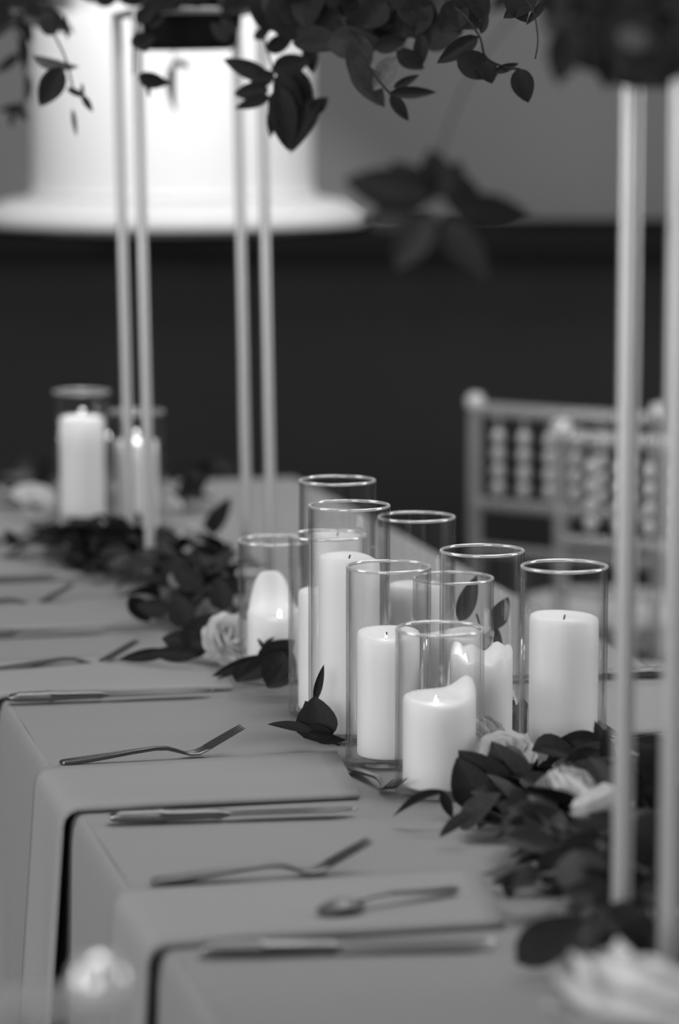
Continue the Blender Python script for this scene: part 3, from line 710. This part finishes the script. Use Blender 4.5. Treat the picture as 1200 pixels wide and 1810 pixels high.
for a in [((900, 1440), (812, 1345), 2.91, D_(w_px=80)), ((850, 1480), (808, 1390), 2.9, D_(w_px=70)), ((930, 1460), (870, 1350), 2.92, D_(w_px=80, mm='leaf2')), ((870, 1420), (905, 1340), 2.92, D_(w_px=70)), ((930, 1400), (1002, 1372), 2.95, D_(w_px=50)),
          ((1065, 1310), (975, 1318), 2.97, D_(w_px=46)), ((1060, 1325), (985, 1385), 2.9, D_(w_px=54)), ((1075, 1345), (1052, 1276), 2.95, D_(w_px=28)), ((1075, 1380), (1070, 1290), 2.9, D_(w_px=30)), ((1058, 1340), (1050, 1405), 2.9, D_(w_px=30, mm='leaf2')),
          ((1190, 1330), (1108, 1312), 2.85, D_(w_px=46)), ((1180, 1350), (1120, 1400), 2.85, D_(w_px=56)), ((1120, 1400), (1185, 1400), 2.8, D_(w_px=60)), ((1130, 1330), (1180, 1390), 2.83, D_(w_px=50)), ((1190, 1400), (1120, 1450), 2.75, D_(w_px=70)),
          ((790, 1445), (688, 1474), 2.86, D_(w_px=16, roll=40, kind='lance')), ((835, 1460), (772, 1498), 2.78, D_(w_px=26, roll=30)), ((780, 1420), (800, 1470), 2.86, D_(w_px=20)),
          ((960, 1540), (852, 1545), 2.62, D_(w_px=30, mm='leaf3')), ((965, 1560), (865, 1580), 2.6, D_(w_px=30, mm='leaf2')), ((1000, 1530), (960, 1590), 2.6, D_(w_px=70)), ((1080, 1500), (970, 1580), 2.6, D_(w_px=90)), ((1060, 1540), (1010, 1450), 2.65, D_(w_px=80)),
          ((900, 1590), (900, 1640), 2.55, D_(w_px=26)), ((1150, 1690), (1020, 1670), 2.3, D_(w_px=110, mm='leaf2')), ((1140, 1640), (1050, 1620), 2.33, D_(w_px=80, mm='leaf2')), ((1180, 1640), (1080, 1720), 2.28, D_(w_px=100)), ((1100, 1720), (1020, 1690), 2.28, D_(w_px=60)),
          ((1180, 1560), (1110, 1480), 2.5, D_(w_px=80)), ((1190, 1500), (1130, 1440), 2.6, D_(w_px=80)), ((930, 1390), (985, 1360), 2.95, D_(w_px=40))]:
    key_leaf(ns_[0], *a[:3], **a[3])

def sprig(label, base_px, pts, leaves, group='loose leaf sprigs among the candles'):
    P = at(*base_px); e = empty('leaf_sprig', (P.x, P.y, TABLE_Z)); tag(e, label, 'leaf sprig', group)
    s = stem(e, [atY(*p) for p in pts], .0012)
    for a in leaves: key_leaf(s, *a[:3], **a[3])
    return e
y1 = rowdist(1214)
sprig('dark leafy sprig lying against the short cylinder with the petal-shaped candle', (470, 1208), [(385, 1200, y1), (440, 1180, y1), (480, 1160, y1 - .02), (515, 1165, y1 - .03)], [
    ((470, 1160), (372, 1196), y1, D_(w_px=24)), ((455, 1178), (520, 1132), y1 - .02, D_(w_px=48)), ((515, 1150), (415, 1205), y1 - .05, D_(w_px=40)), ((500, 1150), (470, 1215), y1 - .06, D_(w_px=50)), ((470, 1150), (455, 1128), y1, D_(w_px=8)), ((520, 1180), (470, 1220), y1 - .06, D_(w_px=36)),
    ((480, 1140), (522, 1200), y1 - .04, D_(w_px=46)), ((430, 1185), (418, 1215), y1 - .02, D_(w_px=30)), ((466, 1140), (485, 1126), y1, D_(w_px=7))])
y2 = rowdist(1326)
sprig('single sprig with one upright curled leaf standing in front of the candles', (560, 1312), [(600, 1318, y2 + .01), (570, 1305, y2), (550, 1290, y2)], [
    ((562, 1312), (556, 1232), y2, D_(w_px=74)), ((570, 1300), (540, 1240), y2 + .005, D_(w_px=50)), ((556, 1296), (474, 1274), y2 - .01, D_(w_px=20, roll=30)), ((556, 1240), (572, 1176), y2 + .01, D_(w_px=15)), ((545, 1298), (610, 1320), y2 - .012, D_(w_px=26, roll=35)), ((590, 1300), (520, 1290), y2 - .01, D_(w_px=30))])
y3 = rowdist(1262)
sprig('sprig with upright dark leaves behind the cylinder with the jagged candle', (860, 1262), [(850, 1255, y3), (846, 1180, y3), (850, 1120, y3), (842, 1085, y3)], [
    ((812, 1100), (842, 1018), y3, D_(w_px=34)), ((870, 1112), (898, 1056), y3, D_(w_px=34)), ((860, 1160), (878, 1108), y3, D_(w_px=40)), ((850, 1200), (830, 1130), y3 + .02, D_(w_px=40)), ((870, 1210), (890, 1150), y3, D_(w_px=40)), ((860, 1232), (905, 1195), y3 - .04, D_(w_px=24))])
y4 = rowdist(1318)
sprig('dark rounded leaves tucked beside the thick candle', (885, 1318), [(880, 1316, y4), (885, 1290, y4), (890, 1260, y4)], [
    ((870, 1310), (884, 1232), y4, D_(w_px=60)), ((850, 1290), (902, 1250), y4, D_(w_px=60)), ((885, 1310), (908, 1240), y4 - .01, D_(w_px=40)), ((920, 1300), (925, 1235), y4 - .02, D_(w_px=40))])

def fl(px, py, Y, r, label, seed, tilt=(R(35), 0), **k):
    P = atY(px, py, Y); P.z = max(P.z, TABLE_Z + r * .6); return flower(P, r, label, seed, tilt=tilt, **k)
HY = [(3, .2, 8, .7), (5, .45, 22, .8), (6, .7, 42, .85), (7, .95, 66, .85), (7, 1.1, 88, .8)]
fl(408, 1135, rowdist(1180), .030, 'white ruffled bloom beside the petal-shaped candle', 1, tilt=(R(50), R(-15)), layers=HY)
fl(890, 1346, 2.99, .027, 'white ruffled rose at the foot of the thick candle', 2, layers=HY)
fl(858, 1300, 3.1, .020, 'small pale rose between the short candle and the thick candle', 3, layers=HY)
fl(1012, 1418, 2.74, .028, 'white rose half hidden under a dark leaf by the near stand', 4)
fl(1062, 1436, 2.68, .022, 'small white rose next to the half-hidden one by the near stand', 5)
fl(1140, 1570, 2.5, .026, 'pale rose peeking out behind the near stand pole', 6)
fl(1188, 1650, 2.35, .020, 'small pale bud low between the near stand poles', 7)
fl(868, 1235, 3.3, .022, 'small white rose behind the cylinder with the jagged candle', 8)
fl(1135, 1812, 2.06, .058, 'large bright white rose in front of the near stand', 9, tilt=(R(20), R(-10)), layers=HY)
fl(62, 893, rowdist(925), .034, 'pale rose left of the tall far cylinder', 11)
fl(128, 880, rowdist(915), .028, 'small pale rose touching the tall far cylinder', 12)
fl(285, 895, rowdist(930), .028, 'pale rose right of the far glass cylinders', 13)
fl(345, 960, rowdist(1000), .022, 'small pale rose in the leaves at the far stand', 14)

# ------------------------------------------------------------------ clear resin chairs
CW = .40
def make_chair():
    e = empty('resin_chair'); h = CW / 2; m = M['resin']
    def turned(z0, z1, r, rings):
        pr = []
        z = z0
        for k in range(41):
            zz = z0 + (z1 - z0) * k / 40; rr = r
            for c in rings: rr += .0055 * math.exp(-((zz - c) / .007) ** 2)
            pr.append((rr, zz))
        return pr
    for sx in (-1, 1):
        pr = [(.0, 0)] + turned(.0, .885, .0145, [.12, .22, .40, .50, .72]) + [(.010, .888), (.0, .889)]
        o = MB().lathe(pr, 14, (0, 0, 0)).build('back_post', m, e); o.location = (sx * h, -.19, 0)
        q = MB().lathe([(.0, .886), (.012, .887), (.018, .893), (.0195, .903), (.018, .912), (.012, .920), (.0, .922)], 16).build('cap', M['bead'], o)
        pr = [(.0, 0)] + turned(.0, .44, .0135, [.12, .22, .36]) + [(.0, .442)]
        o = MB().lathe(pr, 14).build('front_leg', m, e); o.location = (sx * h, .2, 0)
    for nm, z, r in (('top_rail', .890, .0135), ('middle_rail', .705, .0125), ('lower_rail', .615, .0115)):
        MB().tube([(-h, -.19, z), (0, -.2, z), (h, -.19, z)], r, 10).build(nm, m, e)
    sm = MB().tube([(0, 0, .705), (0, 0, .89)], .006, 10).mesh('spindle', m)
    bm_ = MB().lathe([(.0128 * math.sin(math.pi * k / 8) + .0002, -.0145 * math.cos(math.pi * k / 8)) for k in range(9)], 14).mesh('bead', M['bead'])
    for k in range(6):
        o = bpy.data.objects.new('spindle', sm); o.location = (-h + CW * (k + 1) / 7, -.197, 0); link(o, e)
        for c in (.738, .771, .805, .838):
            q = bpy.data.objects.new('bead', bm_); q.location = (0, 0, c); link(q, o)
    o = MB().box(-h - .012, h + .012, -.2, .215, .435, .462).build('seat_frame', m, e, smooth=False); bevel(o, .008)
    b = MB(); n = 12
    b.lathe([(0, .463), (.17, .463), (.19, .468), (.197, .482), (.19, .498), (.16, .506), (0, .510)], 32)
    o = b.build('cushion', M['cushion'], e)
    for z in (.15, .27):
        for sx in (-1, 1): MB().tube([(sx * h, -.19, z), (sx * h, .2, z)], .009, 8).build('stretcher', m, e)
    for y in (-.19, .2): MB().tube([(-h, y, .2), (h, y, .2)], .009, 8).build('stretcher', m, e)
    return e
def place_chair(px, py, post, rz, label, ztop=.92):
    o = inst('chair', make_chair); P = at(px, py, ztop)
    off = Matrix.Rotation(rz, 3, 'Z') @ Vector((post * CW / 2, -.19, 0))
    o.location = (P.x - off.x, P.y - off.y, 0); o.rotation_euler = (0, 0, rz)
    return tag(o, label, 'chair', 'clear resin chairs')
place_chair(840, 695, -1, R(-33), 'clear resin chair with beaded back, its whole back visible past the glass cylinders')
place_chair(993, 742, 1, R(180 - 33), 'clear resin chair with beaded back partly behind the near stand poles')
place_chair(176, 1692, 1, R(9), 'clear resin chair with round post cap beside the hanging tablecloth')

# ------------------------------------------------------------------ settle the leaves: none passes through a pole, a glass, a flower, a napkin or a candle
from mathutils.bvhtree import BVHTree
bpy.context.view_layer.update()
dg = bpy.context.evaluated_depsgraph_get()
def tris(o):
    me = o.evaluated_get(dg).data; W = o.matrix_world
    return [W @ v.co for v in me.vertices], [tuple(p.vertices) for p in me.polygons]
def root_of(o):
    while o.parent: o = o.parent
    return o
HARD = ('flower_stand', 'glass_cylinder', 'rose', 'napkin', 'table_knife', 'fork', 'dessert')
ov, of = [], []
for o in list(col.objects):
    if o.type == 'MESH' and root_of(o).name.startswith(HARD) and not o.name.startswith('foam'):
        v, f = tris(o); n = len(ov); ov += v; of += [tuple(n + i for i in p) for p in f]
HB = BVHTree.FromPolygons(ov, of)
def settle(o, moves):
    v, f = tris(o); zmin = min(p.z for p in v)
    for d in moves:
        low = TABLE_Z + .0025 if zmin < TABLE_Z + .25 else -9
        if d.z + zmin < low: d = Vector((d.x, d.y, low - zmin))
        if not BVHTree.FromPolygons([p + d for p in v], f).overlap(HB):
            if d.length > 0:
                o.matrix_basis = (o.parent.matrix_world @ o.matrix_parent_inverse).inverted() @ Matrix.Translation(d) @ o.matrix_world
            return True
    return False
for o in list(col.objects):                       # the stems first, the leaves keep their places
    if o.type == 'MESH' and o.name.startswith('stem') and root_of(o).name.startswith(('leaf_garland', 'leaf_sprig')):
        keep = [(c, c.matrix_world.copy()) for c in o.children]
        settle(o, [Vector()] + [B * x + Vector((0, 0, z)) for k in range(1, 16) for x in (.006 * k, -.006 * k) for z in (0, .010, .016)])
        pw = world_of(o)
        for c, m in keep: c.matrix_parent_inverse = pw.inverted(); c.matrix_basis = m
bpy.context.view_layer.update()
for o in list(col.objects):
    if o.type == 'MESH' and o.name.startswith('leaf') and root_of(o).name.startswith(('leaf_garland', 'leaf_sprig', 'floral_arrangement')):
        P = o.matrix_world.translation; u = (C0 - P).normalized(); cand = [Vector()]
        for k in range(1, 13):
            e = .006 * k
            cand += [u * e, -u * e, Vector((0, 0, e * .7)), A * e + B * e * .5, -A * e - B * e * .5, B * e, -B * e, u * e + Vector((0, 0, e * .5)), B * e + Vector((0, 0, e * .5)), -B * e + Vector((0, 0, e * .5))]
        settle(o, cand)
